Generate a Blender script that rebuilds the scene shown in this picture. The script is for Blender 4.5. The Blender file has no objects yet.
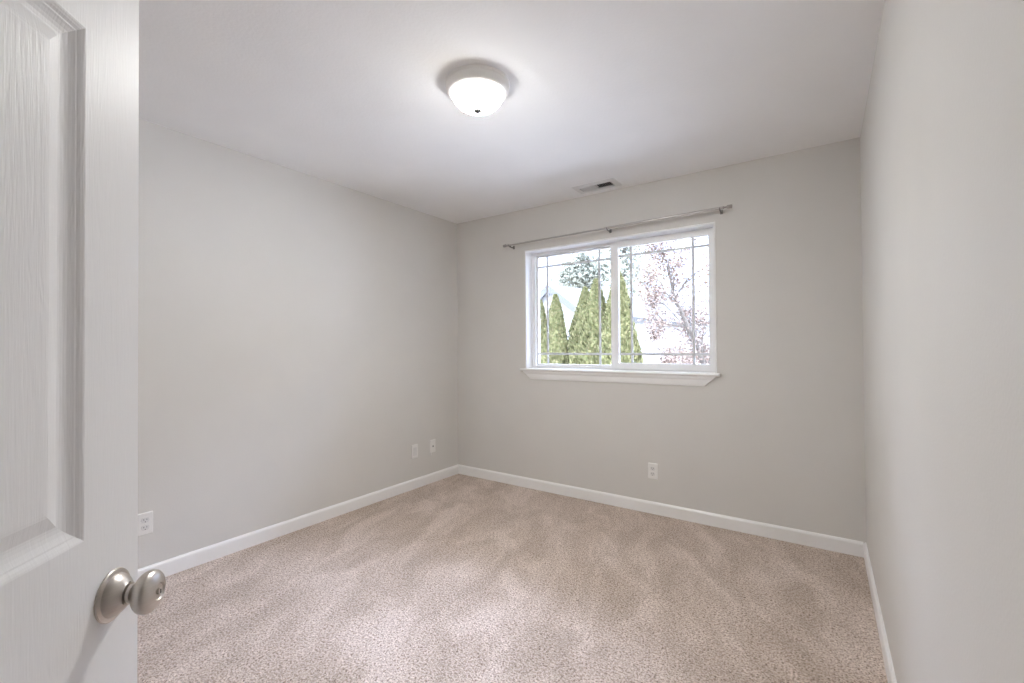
import bpy, bmesh, math, random
import numpy as np
from mathutils import Vector, Matrix

# ------------------------------------------------------------------ camera, sky, exposure
SC = bpy.context.scene
COL = SC.collection
CAM_H = 1.2284
cam_data = bpy.data.cameras.new('camera')
cam_data.sensor_width = 36.0
cam_data.sensor_fit = 'HORIZONTAL'
cam_data.lens = 448.0 / 1024.0 * 36.0
cam_data.clip_start = 0.02
cam_data.clip_end = 300
cam = bpy.data.objects.new('camera', cam_data)
COL.objects.link(cam)
yaw, pitch, roll = math.radians(34.759), math.radians(0.684), math.radians(-0.357)
_r = Vector((math.cos(yaw), math.sin(yaw), 0))
_f = Vector((-math.sin(yaw), math.cos(yaw), 0))
_u = Vector((0, 0, 1))
_f, _u = _f * math.cos(pitch) + _u * math.sin(pitch), _u * math.cos(pitch) - _f * math.sin(pitch)
_r, _u = _r * math.cos(roll) + _u * math.sin(roll), _u * math.cos(roll) - _r * math.sin(roll)
cam.matrix_world = Matrix(((_r.x, _u.x, -_f.x, 0), (_r.y, _u.y, -_f.y, 0), (_r.z, _u.z, -_f.z, CAM_H), (0, 0, 0, 1)))
SC.camera = cam

SKY_STRENGTH = 38.0
LAMP_SIDE, LAMP_BOTTOM = 28.0, 405.0     # the dome glows brightest at its bottom
world = bpy.data.worlds.new('overcast_sky')
SC.world = world
world.use_nodes = True
bg = world.node_tree.nodes['Background']
bg.inputs[0].default_value = (0.87, 1.0, 1.42, 1)
# overcast sky: the zenith much brighter than the horizon
_nt = world.node_tree
_tc = _nt.nodes.new('ShaderNodeTexCoord'); _sp = _nt.nodes.new('ShaderNodeSeparateXYZ')
_mr = _nt.nodes.new('ShaderNodeMapRange')
_mr.interpolation_type = 'SMOOTHSTEP'
_mr.inputs['From Min'].default_value = 0.22; _mr.inputs['From Max'].default_value = 0.64
_mr.inputs['To Min'].default_value = 2.7; _mr.inputs['To Max'].default_value = SKY_STRENGTH
_nt.links.new(_tc.outputs['Generated'], _sp.inputs[0])
_nt.links.new(_sp.outputs['Z'], _mr.inputs['Value'])
_nt.links.new(_mr.outputs['Result'], bg.inputs[1])

SC.view_settings.view_transform = 'Standard'
SC.view_settings.look = 'None'
SC.view_settings.gamma = 1.0
SC.view_settings.use_curve_mapping = False
SC.view_settings.exposure = 0.0
SC.cycles.max_bounces = 16
SC.cycles.diffuse_bounces = 10
SC.cycles.transparent_max_bounces = 12
SC.cycles.use_denoising = True

# ------------------------------------------------------------------ room dimensions (metres)
XL, XR, YB, H = -2.938, 0.192, 3.300, 2.44
YF = -0.33                      # inner face of the wall with the doorway
WX0, WX1, WZ0, WZ1 = -2.147, -0.594, 1.018, 2.074   # window opening
BH = 0.0858                     # baseboard height

# ------------------------------------------------------------------ materials
def new_mat(name):
    m = bpy.data.materials.new(name)
    m.use_nodes = True
    nt = m.node_tree
    return m, nt, nt.nodes['Principled BSDF']

def noise(nt, scale, detail=2.0, coord='Object', mapping=None, rough=0.5, distortion=0.0):
    tc = nt.nodes.new('ShaderNodeTexCoord')
    n = nt.nodes.new('ShaderNodeTexNoise')
    n.inputs['Scale'].default_value = scale
    n.inputs['Detail'].default_value = detail
    n.inputs['Roughness'].default_value = rough
    n.inputs['Distortion'].default_value = distortion
    src = tc.outputs[coord]
    if mapping:
        mp = nt.nodes.new('ShaderNodeMapping')
        if len(mapping) > 2:
            mp.vector_type = 'TEXTURE'
        mp.inputs['Scale'].default_value = mapping[0]
        mp.inputs['Rotation'].default_value = mapping[1]
        mp.inputs['Location'].default_value = mapping[2] if len(mapping) > 2 else (0, 0, 0)
        nt.links.new(src, mp.inputs['Vector'])
        src = mp.outputs['Vector']
    nt.links.new(src, n.inputs['Vector'])
    return n

def ramp(nt, src, stops):
    r = nt.nodes.new('ShaderNodeValToRGB')
    el = r.color_ramp.elements
    while len(el) < len(stops):
        el.new(0.5)
    for e, (p, c) in zip(el, stops):
        e.position = p
        e.color = c if len(c) == 4 else (*c, 1)
    nt.links.new(src, r.inputs['Fac'])
    return r

def add_bump(nt, bsdf, src, strength, dist):
    b = nt.nodes.new('ShaderNodeBump')
    b.inputs['Strength'].default_value = strength
    b.inputs['Distance'].default_value = dist
    nt.links.new(src, b.inputs['Height'])
    nt.links.new(b.outputs['Normal'], bsdf.inputs['Normal'])
    return b

def paint(name, col, rough, bump_scale=0, bump_strength=0.1, bump_dist=0.002, spec=0.5, var=0.015):
    m, nt, b = new_mat(name)
    b.inputs['Roughness'].default_value = rough
    b.inputs['Specular IOR Level'].default_value = spec
    n = noise(nt, 3.0, 3.0)
    lo = tuple(c * (1 - var) for c in col)
    hi = tuple(c * (1 + var) for c in col)
    r = ramp(nt, n.outputs['Fac'], [(0.3, lo), (0.7, hi)])
    nt.links.new(r.outputs['Color'], b.inputs['Base Color'])
    if bump_scale:
        n2 = noise(nt, bump_scale, 2.0)
        add_bump(nt, b, n2.outputs['Fac'], bump_strength, bump_dist)
    return m

M = {}
M['wall'] = paint('greige_wall_paint', (0.665, 0.651, 0.624), 0.50, 140, 0.12, 0.0025, spec=0.35)
M['ceiling'] = paint('ceiling_paint', (0.88, 0.88, 0.88), 0.85, 90, 0.22, 0.003)
M['trim'] = paint('white_trim_paint', (0.86, 0.86, 0.855), 0.30)
M['vinyl'] = paint('white_vinyl', (0.86, 0.865, 0.87), 0.35)
M['muntin'] = paint('grey_grid_vinyl', (0.66, 0.68, 0.71), 0.4)
M['plate'] = paint('white_plate_plastic', (0.80, 0.79, 0.77), 0.35)
M['vent_white'] = paint('white_vent_enamel', (0.72, 0.72, 0.72), 0.4)

def dark(name, col, rough=0.6):
    return paint(name, col, rough, var=0.05)
M['dark'] = dark('dark_slot', (0.03, 0.03, 0.03))
M['duct'] = dark('duct_metal', (0.05, 0.05, 0.055))
M['insert'] = paint('insert_plastic', (0.70, 0.69, 0.68), 0.35)

def metal(name, col, rough, aniso=0.0):
    m, nt, b = new_mat(name)
    b.inputs['Metallic'].default_value = 1.0
    b.inputs['Roughness'].default_value = rough
    n = noise(nt, 40, 3.0, mapping=((1, 1, 12), (0, 0, 0)))
    r = ramp(nt, n.outputs['Fac'], [(0.3, tuple(c * 0.93 for c in col)), (0.7, col)])
    nt.links.new(r.outputs['Color'], b.inputs['Base Color'])
    return m
M['nickel'] = metal('satin_nickel', (0.64, 0.60, 0.56), 0.36)
M['rod'] = metal('brushed_rod_nickel', (0.52, 0.50, 0.48), 0.30)
M['darknickel'] = metal('dark_nickel', (0.40, 0.38, 0.36), 0.35)
M['darkmetal'] = metal('dark_bracket_metal', (0.25, 0.24, 0.23), 0.35)
M['lamp_rim'] = paint('lamp_rim_enamel', (0.84, 0.83, 0.81), 0.45)
M['finial'] = paint('grey_finial_enamel', (0.10, 0.10, 0.10), 0.8, spec=0.1)

# door paint with embossed wood grain
def door_material():
    m, nt, b = new_mat('white_door_paint')
    b.inputs['Roughness'].default_value = 0.40
    b.inputs['Specular IOR Level'].default_value = 0.11
    n = noise(nt, 3.0, 2.0)
    r = ramp(nt, n.outputs['Fac'], [(0.3, (0.87, 0.875, 0.885)), (0.7, (0.885, 0.89, 0.90))])
    nt.links.new(r.outputs['Color'], b.inputs['Base Color'])
    big = noise(nt, 5.0, 2.0, mapping=((5.0, 1.0, 0.55), (0, 0, 0)), distortion=0.6)
    mul = nt.nodes.new('ShaderNodeMath'); mul.operation = 'MULTIPLY'; mul.inputs[1].default_value = 60.0
    nt.links.new(big.outputs['Fac'], mul.inputs[0])
    sn = nt.nodes.new('ShaderNodeMath'); sn.operation = 'SINE'
    nt.links.new(mul.outputs[0], sn.inputs[0])
    fine = noise(nt, 70.0, 3.0, mapping=((6.0, 1.0, 0.35), (0, 0, 0)))
    mx = nt.nodes.new('ShaderNodeMath'); mx.operation = 'MULTIPLY_ADD'
    mx.inputs[1].default_value = 0.10
    nt.links.new(sn.outputs[0], mx.inputs[0]); nt.links.new(fine.outputs['Fac'], mx.inputs[2])
    add_bump(nt, b, mx.outputs[0], 0.26, 0.0014)
    return m
M['door'] = door_material()

def carpet_material():
    m, nt, b = new_mat('beige_frieze_carpet')
    b.inputs['Roughness'].default_value = 1.0
    b.inputs['Specular IOR Level'].default_value = 0.1
    b.inputs['Sheen Weight'].default_value = 0.15
    # tufts; shade in the pits between them is put into the colour
    tuft = noise(nt, 130.0, 2.0, rough=0.65, distortion=0.4)
    speck = noise(nt, 75.0, 2.0, rough=0.7)
    col = ramp(nt, tuft.outputs['Fac'], [(0.30, (0.16, 0.113, 0.088)), (0.43, (0.51, 0.415, 0.352)), (0.64, (0.80, 0.69, 0.61))])
    spk = ramp(nt, speck.outputs['Fac'], [(0.33, (0.66, 0.61, 0.57)), (0.48, (1, 1, 1))])
    # vacuum strokes: the lay of the pile
    stroke = noise(nt, 2.6, 3.0, mapping=((0.55, 1.25, 1), (0, 0, math.radians(20)), (0.6, 2.3, 0.0)), rough=0.62, distortion=0.45)
    blot = ramp(nt, stroke.outputs['Fac'], [(0.38, (0.78, 0.765, 0.74)), (0.52, (0.91, 0.90, 0.89)), (0.62, (1.04, 1.045, 1.06))])
    m1 = nt.nodes.new('ShaderNodeMix'); m1.data_type = 'RGBA'; m1.blend_type = 'MULTIPLY'; m1.inputs[0].default_value = 1
    nt.links.new(col.outputs['Color'], m1.inputs[6]); nt.links.new(spk.outputs['Color'], m1.inputs[7])
    m2 = nt.nodes.new('ShaderNodeMix'); m2.data_type = 'RGBA'; m2.blend_type = 'MULTIPLY'; m2.inputs[0].default_value = 1
    nt.links.new(m1.outputs[2], m2.inputs[6]); nt.links.new(blot.outputs['Color'], m2.inputs[7])
    nt.links.new(m2.outputs[2], b.inputs['Base Color'])
    add_bump(nt, b, tuft.outputs['Fac'], 0.8, 0.006)
    return m
M['carpet'] = carpet_material()

def lamp_glass():
    m, nt, b = new_mat('lit_frosted_glass')
    n = noise(nt, 8.0, 2.0)
    r = ramp(nt, n.outputs['Fac'], [(0.3, (1.0, 0.995, 0.960)), (0.7, (1.0, 0.985, 0.950))])
    b.inputs['Base Color'].default_value = (0.9, 0.88, 0.85, 1)
    b.inputs['Roughness'].default_value = 0.3
    nt.links.new(r.outputs['Color'], b.inputs['Emission Color'])
    tc = nt.nodes.new('ShaderNodeTexCoord'); sp = nt.nodes.new('ShaderNodeSeparateXYZ')
    nt.links.new(tc.outputs['Object'], sp.inputs[0])
    mr = nt.nodes.new('ShaderNodeMapRange'); mr.interpolation_type = 'SMOOTHSTEP'
    mr.inputs['From Min'].default_value = -0.096; mr.inputs['From Max'].default_value = -0.105
    mr.inputs['To Min'].default_value = LAMP_SIDE; mr.inputs['To Max'].default_value = LAMP_BOTTOM
    nt.links.new(sp.outputs['Z'], mr.inputs['Value'])
    # glow lowered right around the finial, so the finial does not burn to white
    cx = nt.nodes.new('ShaderNodeCombineXYZ'); nt.links.new(sp.outputs['X'], cx.inputs[0]); nt.links.new(sp.outputs['Y'], cx.inputs[1])
    ln = nt.nodes.new('ShaderNodeVectorMath'); ln.operation = 'LENGTH'; nt.links.new(cx.outputs[0], ln.inputs[0])
    md = nt.nodes.new('ShaderNodeMapRange'); md.interpolation_type = 'SMOOTHSTEP'
    md.inputs['From Min'].default_value = 0.027; md.inputs['From Max'].default_value = 0.046
    md.inputs['To Min'].default_value = 6.0; md.inputs['To Max'].default_value = 10000.0
    nt.links.new(ln.outputs['Value'], md.inputs['Value'])
    mn = nt.nodes.new('ShaderNodeMath'); mn.operation = 'MINIMUM'
    nt.links.new(mr.outputs['Result'], mn.inputs[0]); nt.links.new(md.outputs['Result'], mn.inputs[1])
    nt.links.new(mn.outputs[0], b.inputs['Emission Strength'])
    return m
M['lamp_glass'] = lamp_glass()

def pane_material():
    m = bpy.data.materials.new('window_glass')
    m.use_nodes = True
    nt = m.node_tree
    nt.nodes.remove(nt.nodes['Principled BSDF'])
    out = nt.nodes['Material Output']
    tr = nt.nodes.new('ShaderNodeBsdfTransparent'); tr.inputs[0].default_value = (0.96, 0.975, 0.97, 1)
    gl = nt.nodes.new('ShaderNodeBsdfGlossy'); gl.inputs['Roughness'].default_value = 0.02
    fr = nt.nodes.new('ShaderNodeFresnel'); fr.inputs[0].default_value = 1.45
    mx = nt.nodes.new('ShaderNodeMixShader')
    nt.links.new(fr.outputs[0], mx.inputs[0]); nt.links.new(tr.outputs[0], mx.inputs[1]); nt.links.new(gl.outputs[0], mx.inputs[2])
    nt.links.new(mx.outputs[0], out.inputs['Surface'])
    return m
M['glass'] = pane_material()

def leafy(name, c0, c1, c2, scale=9.0):
    m, nt, b = new_mat(name)
    b.inputs['Roughness'].default_value = 0.9
    b.inputs['Specular IOR Level'].default_value = 0.1
    n = noise(nt, scale, 3.0, rough=0.7)
    r = ramp(nt, n.outputs['Fac'], [(0.32, c0), (0.5, c1), (0.68, c2)])
    nt.links.new(r.outputs['Color'], b.inputs['Base Color'])
    return m
M['thuja'] = leafy('arborvitae_foliage', (0.062, 0.066, 0.024), (0.112, 0.110, 0.044), (0.185, 0.160, 0.078), 16.0)
M['fir'] = leafy('fir_needles', (0.140, 0.142, 0.106), (0.165, 0.166, 0.125), (0.20, 0.198, 0.150), 1.0)
M['pink_leaf'] = leafy('russet_leaves', (0.095, 0.066, 0.049), (0.135, 0.098, 0.074), (0.18, 0.14, 0.11), 4.0)
M['bark'] = leafy('grey_bark', (0.055, 0.046, 0.036), (0.075, 0.063, 0.049), (0.095, 0.080, 0.062), 12.0)
M['siding'] = paint('pale_siding', (0.15, 0.147, 0.138), 0.7)
M['shingle'] = leafy('pale_roof_shingles', (0.044, 0.043, 0.039), (0.050, 0.049, 0.045), (0.056, 0.055, 0.050), 6.0)
M['eave_shade_strip'] = dark('eave_shade_grey', (0.045, 0.044, 0.042))  # dark tone standing in for the shade below the eave
M['fascia'] = paint('grey_fascia', (0.050, 0.049, 0.046), 0.6)
M['concrete'] = leafy('pale_concrete', (0.33, 0.31, 0.275), (0.36, 0.34, 0.30), (0.39, 0.37, 0.33), 3.0)

# ------------------------------------------------------------------ mesh helpers
class MB:
    """Collects verts and faces of ONE mesh object."""
    def __init__(self):
        self.v, self.f = [], []
    def add(self, verts, faces):
        o = len(self.v)
        self.v += [tuple(p) for p in verts]
        self.f += [tuple(i + o for i in f) for f in faces]
        return self
    def box(self, x0, x1, y0, y1, z0, z1):
        v = [(x, y, z) for z in (z0, z1) for y in (y0, y1) for x in (x0, x1)]
        return self.add(v, [(0, 2, 3, 1), (4, 5, 7, 6), (0, 1, 5, 4), (2, 6, 7, 3), (0, 4, 6, 2), (1, 3, 7, 5)])
    def prism(self, poly, lo, hi, axis='z'):
        n = len(poly)
        def P(a, b, c):
            return {'z': (a, b, c), 'y': (a, c, b), 'x': (c, a, b)}[axis]
        v = [P(a, b, lo) for a, b in poly] + [P(a, b, hi) for a, b in poly]
        f = [tuple(range(n))[::-1], tuple(range(n, 2 * n))] + [(i, (i + 1) % n, n + (i + 1) % n, n + i) for i in range(n)]
        return self.add(v, f)
    def plate_with_hole(self, a0, a1, b0, b1, ha0, ha1, hb0, hb1, lo, hi, axis):
        """rectangular slab a x b with one rectangular hole, extruded lo..hi along axis"""
        def P(a, b, c):
            return {'z': (a, b, c), 'y': (a, c, b), 'x': (c, a, b)}[axis]
        O = [(a0, b0), (a1, b0), (a1, b1), (a0, b1)]
        I = [(ha0, hb0), (ha1, hb0), (ha1, hb1), (ha0, hb1)]
        v = [P(*p, lo) for p in O] + [P(*p, lo) for p in I] + [P(*p, hi) for p in O] + [P(*p, hi) for p in I]
        f = []
        for i in range(4):
            j = (i + 1) % 4
            f += [(i, 4 + i, 4 + j, j), (8 + i, 8 + j, 12 + j, 12 + i), (i, j, 8 + j, 8 + i), (4 + i, 12 + i, 12 + j, 4 + j)]
        return self.add(v, f)
    def lathe(self, prof, origin=(0, 0, 0), axis=(0, 0, 1), seg=48):
        """prof: list of (radius, height along axis)"""
        ax = Vector(axis).normalized()
        t = Vector((1, 0, 0)) if abs(ax.x) < 0.9 else Vector((0, 1, 0))
        u = ax.cross(t).normalized(); w = ax.cross(u).normalized(); o = Vector(origin)
        v, f, rows = [], [], []
        for r, h in prof:
            if r < 1e-6:
                rows.append([len(v)]); v.append(o + ax * h)
            else:
                rows.append(list(range(len(v), len(v) + seg)))
                for k in range(seg):
                    a = 2 * math.pi * k / seg
                    v.append(o + ax * h + u * (r * math.cos(a)) + w * (r * math.sin(a)))
        for A, B in zip(rows, rows[1:]):
            for k in range(seg):
                j = (k + 1) % seg
                if len(A) == 1 and len(B) == 1:
                    continue
                if len(A) == 1:
                    f.append((A[0], B[j], B[k]))
                elif len(B) == 1:
                    f.append((A[k], A[j], B[0]))
                else:
                    f.append((A[k], A[j], B[j], B[k]))
        for R_, rev in ((rows[0], True), (rows[-1], False)):
            if len(R_) > 1:
                f.append(tuple(R_[::-1] if rev else R_))
        return self.add(v, f)
    def tube(self, pts, radii, seg=8, cap=True):
        pts = [Vector(p) for p in pts]
        if not isinstance(radii, (list, tuple)):
            radii = [radii] * len(pts)
        v, f = [], []
        for i, p in enumerate(pts):
            d = (pts[min(i + 1, len(pts) - 1)] - pts[max(i - 1, 0)]).normalized()
            t = Vector((0, 0, 1)) if abs(d.z) < 0.9 else Vector((1, 0, 0))
            u = d.cross(t).normalized(); w = d.cross(u).normalized()
            for k in range(seg):
                a = 2 * math.pi * k / seg
                v.append(p + u * (radii[i] * math.cos(a)) + w * (radii[i] * math.sin(a)))
        for i in range(len(pts) - 1):
            for k in range(seg):
                j = (k + 1) % seg
                f.append((i * seg + k, i * seg + j, (i + 1) * seg + j, (i + 1) * seg + k))
        if cap:
            f += [tuple(range(seg)), tuple(range((len(pts) - 1) * seg, len(pts) * seg))[::-1]]
        return self.add(v, f)
    def build(self, name, mat, parent=None, smooth=False, bevel=0.0, segments=2, weld=False):
        me = bpy.data.meshes.new(name)
        me.from_pydata(self.v, [], self.f)
        bm = bmesh.new(); bm.from_mesh(me)
        if weld:
            bmesh.ops.remove_doubles(bm, verts=bm.verts, dist=1e-5)
        bmesh.ops.recalc_face_normals(bm, faces=bm.faces)
        if bevel:
            es = [e for e in bm.edges if len(e.link_faces) == 2 and e.calc_face_angle(0) > math.radians(35)]
            bmesh.ops.bevel(bm, geom=es, offset=bevel, segments=segments, affect='EDGES', profile=0.5, clamp_overlap=True)
        bm.to_mesh(me); bm.free()
        me.materials.append(mat)
        o = bpy.data.objects.new(name, me)
        COL.objects.link(o)
        if parent:
            o.parent = parent
        if smooth:
            me.polygons.foreach_set('use_smooth', [True] * len(me.polygons))
            me.set_sharp_from_angle(angle=math.radians(38))
        return o

def tag(o, label, cat, group=None, kind=None):
    o['label'] = label; o['category'] = cat
    if group: o['group'] = group
    if kind: o['kind'] = kind
    return o

def empty(name, loc=(0, 0, 0), rz=0.0):
    o = bpy.data.objects.new(name, None)
    o.location = loc; o.rotation_euler = (0, 0, rz)
    o.empty_display_size = 0.1
    COL.objects.link(o)
    return o

# ------------------------------------------------------------------ room shell
T = 0.12
tag(MB().box(XL - 0.2, 0.95, -1.95, YB + 0.25, -0.12, 0.0).build('floor', M['carpet']),
    'beige speckled wall to wall carpet floor with vacuum strokes', 'floor', kind='structure')
VX0, VX1, VY0, VY1 = -1.520, -1.266, 3.098, 3.188       # duct opening of the ceiling register
tag(MB().plate_with_hole(XL - 0.2, 0.95, -1.95, YB + 0.25, VX0, VX1, VY0, VY1, H, H + 0.12, 'z').build('ceiling', M['ceiling']),
    'smooth off white bedroom ceiling', 'ceiling', kind='structure')
tag(MB().box(XL - T, XL, YF - T, YB + 0.18, 0, H).build('wall_left', M['wall']),
    'long greige wall with the three low wall plates', 'wall', kind='structure')
tag(MB().plate_with_hole(XL, 0.72, 0, H, WX0, WX1, WZ0, WZ1, YB, YB + 0.18, 'y').build('wall_back', M['wall']),
    'greige wall with the window in it', 'wall', kind='structure')
tag(MB().prism([(XR, YB), (XR, 0.40), (0.60, 0.40), (0.60, YF), (0.72, YF), (0.72, 0.52), (XR + T, 0.52), (XR + T, YB)], 0, H).build('wall_right', M['wall']),
    'bare greige wall close to the camera opposite the door', 'wall', kind='structure')
DX0, DX1 = -0.385, 0.405
tag(MB().prism([(XL, 0), (DX0, 0), (DX0, 2.06), (DX1, 2.06), (DX1, 0), (0.95, 0), (0.95, H), (XL, H)], YF - T, YF, 'y').build('wall_front', M['wall']),
    'greige wall with the doorway the camera looks in through', 'wall', kind='structure')
tag(MB().prism([(-0.9, YF - T), (-0.9, -1.75), (0.83, -1.75), (0.83, YF - T), (0.95, YF - T), (0.95, -1.87), (-1.02, -1.87), (-1.02, YF - T)], 0, H).build('wall_hall', M['wall']),
    'greige hallway wall outside the bedroom doorway', 'wall', kind='structure')

def baseboard(name, a, b, nrm, label):
    """a,b wall-line ends; nrm points into the room"""
    a, b, n = Vector((*a, 0)), Vector((*b, 0)), Vector((*nrm, 0))
    prof = [(0, 0), (0.013, 0), (0.013, BH - 0.016), (0.0115, BH - 0.009), (0.008, BH - 0.004), (0.006, BH), (0, BH)]
    k = len(prof)
    v = [a + n * d + Vector((0, 0, z)) for d, z in prof] + [b + n * d + Vector((0, 0, z)) for d, z in prof]
    f = [tuple(range(k)), tuple(range(k, 2 * k))[::-1]] + [(i, (i + 1) % k, k + (i + 1) % k, k + i) for i in range(k)]
    tag(MB().add(v, f).build(name, M['trim']), label, 'baseboard', kind='structure')
baseboard('baseboard_left', (XL, YF), (XL, YB), (1, 0), 'white baseboard along the wall with the three wall plates')
baseboard('baseboard_back', (XL + 0.013, YB), (XR - 0.013, YB), (0, -1), 'white baseboard under the window wall')
baseboard('baseboard_right', (XR, 0.40), (XR, YB), (-1, 0), 'white baseboard along the bare wall near the camera')

# ------------------------------------------------------------------ window
win = empty('window_1', ((WX0 + WX1) / 2, YB, WZ0))
tag(win, 'white sliding window with grids above the sill', 'window', kind='structure')
def wpart(mb, name, mat, parent=win, **k):
    o = mb.build(name, mat, None, **k)
    o.parent = parent
    o.matrix_parent_inverse = Matrix.Translation(-Vector(win.location)) if parent is win else parent.matrix_parent_inverse.copy()
    return o
def frame_ring(x0, x1, z0, z1, l, r, b, t, y0, y1):
    return MB().plate_with_hole(x0, x1, z0, z1, x0 + l, x1 - r, z0 + b, z1 - t, y0, y1, 'y')
JT = 0.012
jx0, jx1, jz0, jz1 = WX0 + JT, WX1 - JT, WZ0 + 0.022, WZ1 - JT
# wrapped jamb: left side, head, right side
wpart(MB().prism([(WX0, jz0), (jx0, jz0), (jx0, jz1), (jx1, jz1), (jx1, jz0), (WX1, jz0), (WX1, WZ1), (WX0, WZ1)], YB - 0.004, YB + 0.10, 'y'), 'window_jamb', M['trim'], bevel=0.003)
wpart(frame_ring(jx0, jx1, jz0, jz1, 0.030, 0.030, 0.022, 0.026, YB + 0.10, YB + 0.175), 'window_frame', M['vinyl'], bevel=0.002)
# fixed lite (outer track)
def sash(name, x0, x1, z0, z1, l, r, b, t, y0, y1, ygl, vx, hz, mw, lab):
    s = wpart(frame_ring(x0, x1, z0, z1, l, r, b, t, y0, y1), name, M['vinyl'], bevel=0.003)
    s['label'] = lab
    gx0, gx1, gz0, gz1 = x0 + l, x1 - r, z0 + b, z1 - t
    o = MB().box(gx0 - 0.004, gx1 + 0.004, ygl - 0.002, ygl + 0.002, gz0 - 0.004, gz1 + 0.004).build('pane', M['glass'])
    o.parent = s; o.matrix_parent_inverse = Matrix.Identity(4)
    for x in vx:
        o = MB().box(x - mw, x + mw, ygl - 0.009, ygl - 0.003, gz0, gz1).build('muntin', M['muntin'])
        o.parent = s
    for z in hz:
        o = MB().box(gx0, gx1, ygl - 0.0092, ygl - 0.0032, z - mw, z + mw).build('muntin', M['muntin'])
        o.parent = s
    return s
sash('fixed_sash', jx0 + 0.030, -1.345, jz0 + 0.022, jz1 - 0.026, 0.012, 0.05, 0.014, 0.012, YB + 0.128, YB + 0.162, YB + 0.150,
     (-2.003, -1.507), (1.165, 1.940), 0.0085, 'fixed window half set deeper')
sash('sliding_sash', -1.389, jx1 - 0.004, jz0 + 0.006, jz1 - 0.004, 0.062, 0.048, 0.050, 0.048, YB + 0.092, YB + 0.126, YB + 0.120,
     (-1.227, -0.766), (1.166, 1.943), 0.0085, 'sliding window half in front')
# stool with rounded nose, and the apron below it
nose = [(YB + 0.10, WZ0), (YB - 0.026, WZ0), (YB - 0.031, WZ0 + 0.005), (YB - 0.033, WZ0 + 0.011), (YB - 0.031, WZ0 + 0.017), (YB - 0.026, WZ0 + 0.022), (YB + 0.10, WZ0 + 0.022)]
mb = MB()
mb.prism([(YB + 0.001 if y > YB else y, z) for y, z in nose], -2.185, -0.572, 'x')
mb.box(WX0, WX1, YB, YB + 0.11, WZ0, WZ0 + 0.022)
wpart(mb, 'window_sill', M['trim'])
prof = [(0.0, 0.0225), (0.010, 0.0225), (0.018, 0.020), (0.026, 0.015), (0.040, 0.0135), (0.056, 0.011), (0.064, 0.009), (0.071, 0.006)]
v, f = [], []
for dz, d in prof:
    ins = dz * 1.05
    x0, x1, z = -2.168 + ins, -0.600 - ins, WZ0 - dz
    v += [(x0, YB, z), (x0 + 0.004, YB - d, z), (x1 - 0.004, YB - d, z), (x1, YB, z)]
for i in range(len(prof) - 1):
    for k in range(3):
        f.append((4 * i + k, 4 * i + k + 1, 4 * i + 5 + k, 4 * i + 4 + k))
    f.append((4 * i + 3, 4 * i, 4 * i + 4, 4 * i + 7))
n = 4 * (len(prof) - 1)
f += [(0, 1, 2, 3), (n, n + 3, n + 2, n + 1)]
wpart(MB().add(v, f), 'window_apron', M['trim'])

# ------------------------------------------------------------------ open door
A = math.radians(44.3)
LATCH = Vector((-0.8985, 0.2488, 0))
DW, DH, DT = 0.762, 2.032, 0.035
Dd = Vector((-math.sin(A), math.cos(A), 0))
hinge = LATCH - Dd * DW
door_obj_loc = Vector((hinge.x, hinge.y, 0.012))
def door_mesh():
    mb = MB()
    st, mu = 0.110, 0.110
    pw = (DW - 2 * st - mu) / 2
    xs = [0, st, st + pw, st + pw + mu, DW - st, DW]
    zs = [0, 0.225, 0.640, 0.957, 1.652, 1.760, 1.912, DH]
    prof = [(0.0, 0.0), (0.0025, 0.0006), (0.0060, 0.0020), (0.0095, 0.0040), (0.0115, 0.0044), (0.0140, 0.0056), (0.0190, 0.0076), (0.0240, 0.0088), (0.0290, 0.0093), (0.0325, 0.0092), (0.0500, 0.0054), (0.0540, 0.0051), (0.0580, 0.0050)]
    for side in (0, 1):
        Y = (lambda d: d) if side == 0 else (lambda d: DT - d)
        for i in range(5):
            for j in range(7):
                x0, x1, z0, z1 = xs[i], xs[i + 1], zs[j], zs[j + 1]
                if i in (1, 3) and j in (1, 3, 5):
                    v, f = [], []
                    for t, d in prof:
                        v += [(x0 + t, Y(d), z0 + t), (x1 - t, Y(d), z0 + t), (x1 - t, Y(d), z1 - t), (x0 + t, Y(d), z1 - t)]
                    for k in range(len(prof) - 1):
                        for e in range(4):
                            g = (e + 1) % 4
                            f.append((4 * k + e, 4 * k + g, 4 * k + 4 + g, 4 * k + 4 + e))
                    L = 4 * (len(prof) - 1)
                    f.append((L, L + 1, L + 2, L + 3))
                    mb.add(v, f)
                else:
                    mb.add([(x0, Y(0), z0), (x1, Y(0), z0), (x1, Y(0), z1), (x0, Y(0), z1)], [(0, 1, 2, 3)])
    for i in range(5):
        for z in (0, DH):
            mb.add([(xs[i], 0, z), (xs[i + 1], 0, z), (xs[i + 1], DT, z), (xs[i], DT, z)], [(0, 1, 2, 3)])
    for j in range(7):
        for x in (0, DW):
            mb.add([(x, 0, zs[j]), (x, 0, zs[j + 1]), (x, DT, zs[j + 1]), (x, DT, zs[j])], [(0, 1, 2, 3)])
    return mb
door = door_mesh().build('door_1', M['door'], weld=True)
door.location = door_obj_loc
door.rotation_euler = (0, -0.0022, math.pi / 2 + A)
tag(door, 'white moulded panel door standing open with satin nickel knob', 'door', kind='structure')

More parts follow.
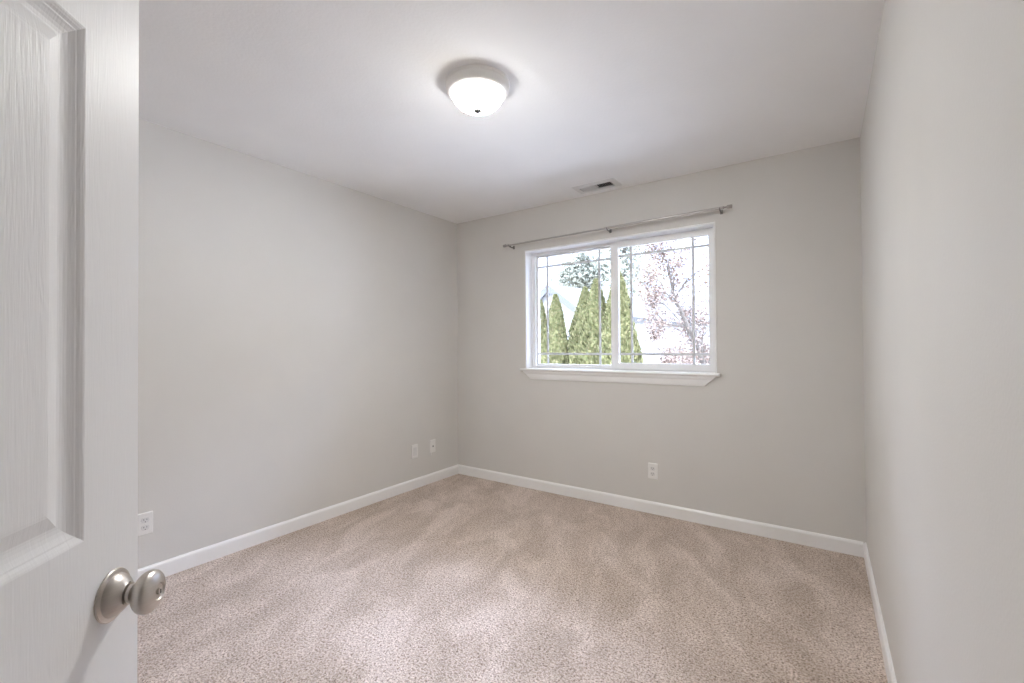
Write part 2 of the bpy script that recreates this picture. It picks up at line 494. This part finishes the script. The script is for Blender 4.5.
KX, KZ = DW - 0.0568, 0.8560
ros_prof = [(0.0358, 0.0), (0.0363, 0.0020), (0.0354, 0.0034), (0.0325, 0.0042), (0.0300, 0.0046), (0.0290, 0.0075), (0.0265, 0.0115), (0.0230, 0.0150), (0.0190, 0.0185), (0.0165, 0.0205), (0.0160, 0.0212), (0.0158, 0.0220), (0.0, 0.0220)]
neck_prof = [(0.0098, 0.0215), (0.0098, 0.0236), (0.0128, 0.0238), (0.0128, 0.0285)]
knob_prof = [(0.0120, 0.0270), (0.0132, 0.0285), (0.0160, 0.0308)]
for k in range(-52, 66, 6):
    t = math.radians(k)
    knob_prof.append((0.0300 * math.cos(t), 0.0490 + (0.0150 if k > 0 else 0.0195) * math.sin(t)))
knob_prof += [(0.0122, 0.0626), (0.0112, 0.0612), (0.0105, 0.0604), (0.0, 0.0600)]
for out in (-1, 1):
    y0 = 0.0 if out == -1 else DT
    ax = (0, out, 0); org = (KX, y0, KZ)
    kn = MB().lathe(knob_prof, org, ax, 64).build('door_knob', M['nickel'], door, smooth=True)
    kn['label'] = 'satin nickel door knob'
    MB().lathe(ros_prof, org, ax, 64).build('rosette', M['nickel'], kn, smooth=True)
    MB().lathe(neck_prof, org, ax, 48).build('neck', M['nickel'], kn, smooth=True)
    if out == -1:
        MB().lathe([(0.0045, 0.0590), (0.0045, 0.0632), (0.003, 0.0638), (0, 0.0638)], org, ax, 24).build('privacy_button', M['nickel'], kn, smooth=True)
        MB().box(KX - 0.0008, KX + 0.0008, -0.0643, -0.0636, KZ - 0.003, KZ + 0.003).build('release_slot', M['dark'], kn)
        MB().lathe([(0.0014, 0.0), (0.0014, 0.0005), (0, 0.0005)], (KX + 0.002, y0 - 0.0216, KZ + 0.0157), (0, 0, 1), 12).build('pin_hole', M['dark'], kn)
lp = MB().box(DW - 0.0002, DW + 0.001, 0.006, 0.029, KZ - 0.028, KZ + 0.028).build('latch_plate', M['nickel'], door)
lp['label'] = 'nickel latch plate'
MB().prism([(DW + 0.001, 0.012), (DW + 0.001, 0.024), (DW + 0.011, 0.024)], KZ - 0.009, KZ + 0.009).build('latch_bolt', M['nickel'], lp)
for hz in (0.22, 1.02, 1.80):
    MB().tube([(-0.004, 0.041, hz - 0.045), (-0.004, 0.041, hz + 0.045)], 0.006, 12).build('hinge', M['nickel'], door)

# ------------------------------------------------------------------ ceiling light
LX, LY = -1.293, 1.598
lamp = empty('ceiling_light', (LX, LY, H))
tag(lamp, 'round flush mount ceiling light with glowing frosted glass dome', 'ceiling light')
MB().lathe([(0.02, 0.0), (0.147, 0.0), (0.147, -0.009), (0.1455, -0.012), (0.143, -0.015), (0.144, -0.025), (0.142, -0.037), (0.136, -0.046), (0.125, -0.052), (0.120, -0.052), (0.118, -0.046), (0.02, -0.040)], seg=96).build('rim', M['lamp_rim'], lamp, smooth=True)
dome = [(0.1175, -0.0455), (0.1175, -0.053)]
for k in range(1, 15):
    t = k / 14 * math.pi / 2
    dome.append((0.1175 * math.cos(t) ** 0.85 if k < 14 else 0.0, -0.053 - 0.067 * math.sin(t) ** 1.1))
MB().lathe(dome, seg=96).build('glass_dome', M['lamp_glass'], lamp, smooth=True)
fin = MB().lathe([(0.0, -0.1185), (0.0185, -0.1185), (0.0200, -0.1215), (0.0185, -0.127), (0.011, -0.1325), (0.0, -0.135)], seg=32).build('finial', M['finial'], lamp, smooth=True)
fin['label'] = 'small grey finial'

# ------------------------------------------------------------------ ceiling vent
vent = empty('ceiling_vent', ((VX0 + VX1) / 2, (VY0 + VY1) / 2, H))
tag(vent, 'white two way ceiling register near the window wall, one side dark', 'vent')
vx0, vx1, vy0, vy1 = [a - b for a, b in zip((VX0, VX1, VY0, VY1), (vent.location.x, vent.location.x, vent.location.y, vent.location.y))]
v, f = [], []
for (e, z) in ((0.042, 0.0), (0.040, -0.004), (0.006, -0.007), (0.0, -0.007), (0.0, 0.02)):
    v += [(vx0 - e, vy0 - e, z), (vx1 + e, vy0 - e, z), (vx1 + e, vy1 + e, z), (vx0 - e, vy1 + e, z)]
for k in range(4):
    for e in range(4):
        g = (e + 1) % 4
        f.append((4 * k + e, 4 * k + g, 4 * k + 4 + g, 4 * k + 4 + e))
MB().add(v, f).build('register_frame', M['vent_white'], vent)
mb = MB()
mb.add([(vx0 + 0.0005, vy0 + 0.0005, 0.002), (vx1 - 0.0005, vy0 + 0.0005, 0.002), (vx1 - 0.0005, vy1 - 0.0005, 0.002), (vx0 + 0.0005, vy1 - 0.0005, 0.002),
        (vx0 + 0.0005, vy0 + 0.0005, 0.25), (vx1 - 0.0005, vy0 + 0.0005, 0.25), (vx1 - 0.0005, vy1 - 0.0005, 0.25), (vx0 + 0.0005, vy1 - 0.0005, 0.25)],
       [(0, 1, 5, 4), (1, 2, 6, 5), (2, 3, 7, 6), (3, 0, 4, 7), (4, 5, 6, 7)]).build('duct', M['duct'], vent)
MB().box(-0.012, -0.004, vy0, vy1, -0.006, 0.010).build('divider', M['vent_white'], vent)
ns = 8
half = (vx1 - vx0) / 2 - 0.008
for bank in (0, 1):
    for k in range(ns):
        x = (vx0 + 0.006 if bank == 0 else 0.000) + (k + 0.5) * half / ns
        s = 0.0075 if bank == 1 else -0.0075
        # leaning blades: one bank looks open from the doorway, the other closed
        MB().prism([(x + s, -0.005), (x + s + 0.0009, -0.005), (x - s + 0.0009, 0.010), (x - s, 0.010)], vy0, vy1, 'y').build('slat', M['vent_white'], vent)

# ------------------------------------------------------------------ curtain rod
RY = YB - 0.065
rod = empty('curtain_rod', (-1.40, RY, 2.13))
tag(rod, 'slim brushed nickel curtain rod mounted above the window', 'curtain rod')
def rz(x):
    return 2.1275 - 2.13 + (x + 2.255) / 1.73 * 0.016
def rp(x):
    return (x + 1.40, 0, rz(x))
MB().tube([rp(-2.275), rp(-1.30)], 0.0070, 20).build('inner_rod', M['rod'], rod, smooth=True)
MB().tube([rp(-1.375), rp(-0.535)], 0.0095, 20).build('outer_rod', M['rod'], rod, smooth=True)
for sgn, x in ((-1, -2.275), (1, -0.535)):
    MB().lathe([(0.0, 0.0), (0.0095, 0.0), (0.0095, 0.006), (0.0062, 0.009), (0.0062, 0.022), (0.0105, 0.026), (0.0125, 0.032), (0.0125, 0.052), (0.0105, 0.056), (0.0, 0.056)],
               rp(x), (sgn, 0, 0), 24).build('finial', M['darknickel'], rod, smooth=True)
for x in (-2.262, -1.349, -0.553):
    z = rz(x)
    xx = x + 1.40
    br = MB().box(xx - 0.009, xx + 0.009, 0.061, 0.065, z - 0.026, z + 0.004).build('bracket', M['darkmetal'], rod, bevel=0.001)
    MB().tube([(xx, 0.062, z - 0.016), (xx, 0.02, z - 0.017), (xx, 0.0, z - 0.0165)], 0.0042, 10).build('arm', M['darkmetal'], br, smooth=True)
    pts = [(xx, 0.0145 * math.cos(a), z + 0.0145 * math.sin(a)) for a in [math.radians(d) for d in range(180, 361, 15)]]
    MB().tube(pts, 0.0035, 8).build('cup', M['darkmetal'], br, smooth=True)

# ------------------------------------------------------------------ wall plates
def rrect(w, h, r, n=4):
    pts = []
    for cx, cz, a0 in ((w / 2 - r, h / 2 - r, 0), (-w / 2 + r, h / 2 - r, 90), (-w / 2 + r, -h / 2 + r, 180), (w / 2 - r, -h / 2 + r, 270)):
        for k in range(n + 1):
            a = math.radians(a0 + 90 * k / n)
            pts.append((cx + r * math.cos(a), cz + r * math.sin(a)))
    return pts
def wall_plate(name, loc, rzdeg, style, label, w=0.070, h=0.116):
    """local frame: plate in the xz plane, facing -y"""
    t = empty(name, loc, math.radians(rzdeg))
    tag(t, label, 'outlet' if style == 'duplex' else 'wall plate', 'wall plates above the baseboards')
    p = rrect(w, h, 0.004); q = rrect(w - 0.008, h - 0.008, 0.003)
    n = len(p)
    v = [(a, 0, b) for a, b in p] + [(a, -0.003, b) for a, b in p] + [(a, -0.006, b) for a, b in q]
    f = [tuple(range(n))[::-1], tuple(range(2 * n, 3 * n))]
    for k in range(2):
        f += [(k * n + i, k * n + (i + 1) % n, (k + 1) * n + (i + 1) % n, (k + 1) * n + i) for i in range(n)]
    MB().add(v, f).build('cover_plate', M['plate'], t)
    def screw(z):
        s = MB().lathe([(0.0032, 0.0058), (0.0032, 0.0066), (0.0015, 0.0072), (0, 0.0072)], (0, 0, z), (0, -1, 0), 16).build('screw', M['plate'], t)
        return s
    if style == 'duplex':
        for dz in (0.0195, -0.0195):
            pts = [(0.0172 * math.cos(a), max(-0.0135, min(0.0135, 0.0172 * math.sin(a)))) for a in [2 * math.pi * k / 40 for k in range(40)]]
            rc = MB().prism([(a, b + dz) for a, b in pts], -0.0085, -0.0055, 'y').build('receptacle', M['insert'], t)
            for sx, hh in ((-0.0063, 0.0045), (0.0063, 0.0036)):
                MB().box(sx - 0.0011, sx + 0.0011, -0.0087, -0.0080, dz + 0.003 - hh, dz + 0.003 + hh).build('slot', M['dark'], rc)
            MB().lathe([(0.0023, 0.0080), (0.0023, 0.0087), (0, 0.0087)], (0, 0, dz - 0.0085), (0, -1, 0), 14).build('ground_hole', M['dark'], rc)
        screw(0)
    elif style == 'rocker':
        MB().plate_with_hole(-0.0185, 0.0185, -0.036, 0.036, -0.0165, 0.0165, -0.034, 0.034, -0.0068, -0.005, 'y').build('insert_frame', M['insert'], t)
        MB().prism([(-0.005, -0.0332), (-0.0085, -0.0332), (-0.0065, 0), (-0.0085, 0.0332), (-0.005, 0.0332)], -0.0160, 0.0160, 'x').build('rocker_insert', M['insert'], t)
        screw(0.0485); screw(-0.0485)
    else:
        jk = MB().plate_with_hole(-0.009, 0.009, -0.012, 0.008, -0.006, 0.006, -0.008, 0.004, -0.0085, -0.005, 'y').build('jack', M['insert'], t)
        MB().box(-0.0062, 0.0062, -0.0066, -0.0058, -0.0082, 0.0042).build('jack_socket', M['dark'], jk)
        screw(0.042); screw(-0.042)
        MB().tube([(-0.024, -0.004, -0.055), (-0.025, -0.006, -0.064), (-0.0255, -0.006, -0.078)], 0.0045, 10).build('cable_stub', M['plate'], t, smooth=True)
    return t
wall_plate('wall_outlet', (XL, 0.8395, 0.312), 90, 'duplex', 'white duplex outlet low on the wall right beside the open door edge')
wall_plate('switch_plate', (XL, 2.732, 0.322), 90, 'rocker', 'white plate with tall narrow insert, the larger of two near the corner', w=0.072, h=0.120)
wall_plate('jack_plate', (XL, 2.951, 0.329), 90, 'jack', 'white jack plate with dark socket closest to the room corner')
wall_plate('wall_outlet', (-1.0365, YB, 0.310), 0, 'duplex', 'white duplex outlet on the window wall below the window')

# ------------------------------------------------------------------ outside the window
rng = np.random.default_rng(7)
GZ = -0.35
tag(MB().box(-60, 40, 4.2, 90, GZ - 0.2, GZ).build('ground', M['concrete']), 'pale concrete yard outside the window', 'ground', kind='structure')

def quads_mesh(name, centers, ax_u, ax_v, mat, parent):
    """one small leaf quad per centre, half axes ax_u and ax_v"""
    n = len(centers)
    v = np.stack([centers - ax_u - ax_v, centers + ax_u - ax_v * 0.6, centers + ax_u * 0.5 + ax_v, centers - ax_u * 0.7 + ax_v * 0.8], 1).reshape(-1, 3)
    me = bpy.data.meshes.new(name)
    me.vertices.add(4 * n); me.vertices.foreach_set('co', v.astype(np.float32).ravel())
    me.loops.add(4 * n); me.loops.foreach_set('vertex_index', np.arange(4 * n, dtype=np.int32))
    me.polygons.add(n)
    me.polygons.foreach_set('loop_start', np.arange(0, 4 * n, 4, dtype=np.int32))
    me.polygons.foreach_set('loop_total', np.full(n, 4, dtype=np.int32))
    me.update(calc_edges=True)
    me.materials.append(mat)
    o = bpy.data.objects.new(name, me)
    COL.objects.link(o); o.parent = parent
    return o
def unit(a):
    return a / np.linalg.norm(a, axis=1, keepdims=True)

def arborvitae(x, y, ztop, rad, label, n=16000):
    t = empty('arborvitae_tree', (x, y, GZ))
    tag(t, label, 'tree', 'arborvitae hedge trees outside the window')
    h = ztop - GZ
    u = rng.random(n) ** 0.8
    z = 0.08 + u * (h - 0.08)
    s = z / h
    prof = rad * np.clip(1 - s ** 2.1, 0, 1) ** 0.85 * (0.9 + 0.1 * np.minimum(1, s * 6))
    th = rng.random(n) * 2 * math.pi
    lump = 1 + 0.10 * np.sin(3 * th + 5 * s * h) + 0.07 * np.sin(7 * th - 9 * s * h)
    r = prof * lump * (0.80 + 0.22 * rng.random(n)) + 0.01
    c = np.stack([r * np.cos(th), r * np.sin(th), z], 1)
    up = unit(np.stack([0.45 * np.cos(th), 0.45 * np.sin(th), np.ones(n)], 1) + rng.normal(0, 0.22, (n, 3)))
    tang = unit(np.stack([-np.sin(th), np.cos(th), np.zeros(n)], 1) + rng.normal(0, 0.5, (n, 3)))
    sz = (0.014 + 0.014 * rng.random(n))[:, None]
    quads_mesh('foliage', c, tang * sz, up * sz * 2.0, M['thuja'], t)
    MB().tube([(0, 0, 0), (0.01, 0, h * 0.5), (0, 0, h * 0.9)], [0.05, 0.035, 0.01], 8).build('trunk', M['bark'], t)
    core = [(rad * 0.72 * (1 - (k / 8) ** 2.1) ** 0.85 + 0.004, 0.15 + (h - 0.3) * k / 8) for k in range(9)]
    MB().lathe(core, seg=16).build('inner_boughs', M['thuja'], t)
arborvitae(-5.02, 8.32, 2.20, 0.30, 'shortest narrow arborvitae at the left end of the row')
arborvitae(-4.58, 8.20, 2.29, 0.36, 'narrow pointed arborvitae, second from the left end of the row')
arborvitae(-4.02, 8.45, 2.42, 0.46, 'wide arborvitae in the middle of the row')
arborvitae(-3.60, 8.05, 2.50, 0.40, 'yellowish tall arborvitae left of the window mullion')
arborvitae(-3.13, 8.00, 2.60, 0.44, 'tallest arborvitae standing behind the window mullion')

def conifer(x, y, base, ztop, rad, label, n, sz0, name='fir_tree', round_=False):
    t = empty(name, (x, y, GZ))
    tag(t, label, 'tree')
    h = ztop - GZ; b = base - GZ
    MB().tube([(0, 0, 0), (0.05, 0, h * 0.6), (0, 0, h)], [0.25, 0.16, 0.03], 8).build('trunk', M['bark'], t)
    cs = []
    if round_:
        k = 26
        d = unit(rng.normal(0, 1, (k, 3))) * (rng.random(k) ** 0.4)[:, None]
        cc = np.array([0, 0, (b + h) / 2]) + d * np.array([rad, rad, (h - b) / 2]) * 0.8
        for c in cc:
            m = n // k
            cs.append(c + rng.normal(0, 1, (m, 3)) * np.array([rad, rad, (h - b) / 2]) * 0.17)
    else:
        tiers = 15
        for i in range(tiers):
            s = i / tiers
            zz = b + s * (h - b)
            R_ = rad * (1 - s) + 0.15
            for j in range(9):
                a = 2 * math.pi * (j + rng.random()) / 9
                m = max(6, int(n / (tiers * 9)))
                q = rng.random(m)
                L = R_ * (0.75 + 0.4 * rng.random())
                pos = np.stack([np.cos(a) * L * q, np.sin(a) * L * q, zz - 0.32 * L * q ** 1.5 + 0 * q], 1)
                cs.append(pos + rng.normal(0, 0.16, (m, 3)))
    c = np.concatenate(cs); m = len(c)
    ax1 = unit(rng.normal(0, 1, (m, 3)))
    ax2 = unit(np.cross(ax1, rng.normal(0, 1, (m, 3))))
    s_ = (sz0 * (0.6 + 0.8 * rng.random(m)))[:, None]
    quads_mesh('foliage', c, ax1 * s_, ax2 * s_ * 0.6, M['fir'], t)
conifer(-14.4, 30.0, 5.0, 8.2, 1.9, 'round grey green tree beyond the gabled house', 9000, 0.10, 'evergreen_tree', True)
conifer(-14.3, 38.0, 5.5, 16.5, 4.2, 'tall sparse fir far behind the other trees', 9000, 0.11)

def house(name, label, origin, rz_deg, L, W, eave, ridge, wall_mat, roof_mat, over=0.4, vent_pos=None, eave_shade_strip=False):
    """gable house: ridge along local y, gable ends at y=0 and y=L"""
    t = empty(name, origin, math.radians(rz_deg))
    tag(t, label, 'house')
    e, r = eave - GZ, ridge - GZ
    MB().prism([(-W / 2, 0), (W / 2, 0), (W / 2, e), (0, r - 0.05), (-W / 2, e)], 0, L, 'y').build('wall', wall_mat, t)
    sl = (r - e) / (W / 2)
    for sgn in (-1, 1):
        x1 = sgn * (W / 2 + over)
        z1 = e - sl * over
        rf = MB().prism([(0, r), (x1, z1), (x1, z1 + 0.14), (0, r + 0.14)], -over, L + over, 'y').build('roof', roof_mat, t)
        for y in (-over - 0.04, L + over):
            MB().prism([(0, r - 0.12), (x1, z1 - 0.12), (x1, z1 + 0.15), (0, r + 0.15)], y, y + 0.04, 'y').build('fascia', M['fascia'], rf)
        if eave_shade_strip:
            MB().box(min(x1, x1 + sgn * 0.12), max(x1, x1 + sgn * 0.12), L * (1 - eave_shade_strip), L + over, z1 + 0.0, z1 + 0.13).build('eave_shade_strip', M['eave_shade_strip'], rf)  # dark strip drawn in place of the shade under the eave
        if vent_pos and sgn == vent_pos[0]:
            q = vent_pos[1]
            MB().box(sgn * W / 2 * q - 0.25, sgn * W / 2 * q + 0.25, vent_pos[2] - 0.3, vent_pos[2] + 0.3, r - sl * W / 2 * q, r - sl * W / 2 * q + 0.28).build('roof_vent', M['eave_shade_strip'], rf)
    return t
house('gabled_house', 'white gabled house behind the left end of the arborvitae row', (-8.02, 14.0, GZ), -14, 5.0, 3.2, 2.24, 3.32, M['siding'], M['shingle'], over=0.12)
house('low_house', 'low house with broad pale roof facing the window', (4.5, 26.2, GZ), 84, 12.6, 8.4, 2.36, 4.50, M['siding'], M['shingle'], over=0.15, eave_shade_strip=0.10)

def bare_tree(name, label, base, spine, r0, cat, leaf_n, leaf_sz, seed, depth=4, spread=0.8, first=0.55, shoots=3, xmin=-1e9):
    """branching stems with sparse leaves"""
    rnd = random.Random(seed)
    t = empty(name, base)
    tag(t, label, cat)
    mb = MB(); tips = []
    B = Vector(base)
    sp = [Vector(p) - B for p in spine]
    mb.tube(sp, [r0 * (1 - 0.75 * i / (len(sp) - 1)) for i in range(len(sp))], 7)
    def grow(p, d, L, r, lev):
        pts = [p]; q = p.copy(); dd = d.copy()
        for k in range(3):
            dd = (dd + Vector((rnd.gauss(0, .16), rnd.gauss(0, .16), rnd.gauss(0.05, .12)))).normalized()
            if q.x + dd.x * L / 3 + B.x < xmin:
                dd.x = abs(dd.x)
            q = q + dd * (L / 3); pts.append(q.copy())
        mb.tube(pts, [r, r * .8, r * .65, r * .45], 5)
        tips.extend(pts[1:])
        if lev > 0:
            for k in range(rnd.choice((2, 3))):
                b = pts[rnd.choice((1, 2, 3, 3))]
                nd = (dd + Vector((rnd.gauss(0, spread), rnd.gauss(0, spread), rnd.gauss(0.1, spread * .8)))).normalized()
                grow(b, nd, L * rnd.uniform(.55, .8), r * .55, lev - 1)
    for i in range(1, len(sp)):
        for k in range(shoots):
            p = sp[i - 1].lerp(sp[i], rnd.random())
            d = ((sp[i] - sp[i - 1]).normalized() + Vector((rnd.gauss(0, spread), rnd.gauss(0, spread), rnd.gauss(0.1, .4)))).normalized()
            grow(p, d, first, r0 * .4 * (1 - .6 * i / len(sp)), depth - 1)
    mb.build('branches', M['bark'], t)
    g = np.random.default_rng(seed)
    tp = np.array([tuple(q) for q in tips])
    c = tp[g.integers(0, len(tp), leaf_n)] + g.normal(0, 0.06, (leaf_n, 3))
    a1 = unit(g.normal(0, 1, (leaf_n, 3))); a2 = unit(np.cross(a1, g.normal(0, 1, (leaf_n, 3))))
    s_ = (leaf_sz * (0.6 + 0.8 * g.random(leaf_n)))[:, None]
    quads_mesh('leaves', c, a1 * s_, a2 * s_ * 0.7, M['pink_leaf'], t)
bare_tree('russet_tree', 'nearly bare tree with russet leaves at the right of the window', (-1.15, 6.5, GZ),
          [(-1.15, 6.5, GZ), (-1.25, 6.5, 0.75), (-1.50, 6.5, 1.42), (-1.74, 6.55, 1.95), (-1.80, 6.5, 2.4)], 0.05, 'tree', 9000, 0.0150, 3, depth=5, first=0.48, shoots=4, xmin=-2.08)
bare_tree('garden_shrub', 'low russet shrub under the bare tree outside the window', (-2.45, 9.4, GZ),
          [(-2.45, 9.4, GZ), (-2.45, 9.42, 0.45), (-2.5, 9.4, 0.95)], 0.035, 'shrub', 4500, 0.022, 11, depth=4, spread=0.9)
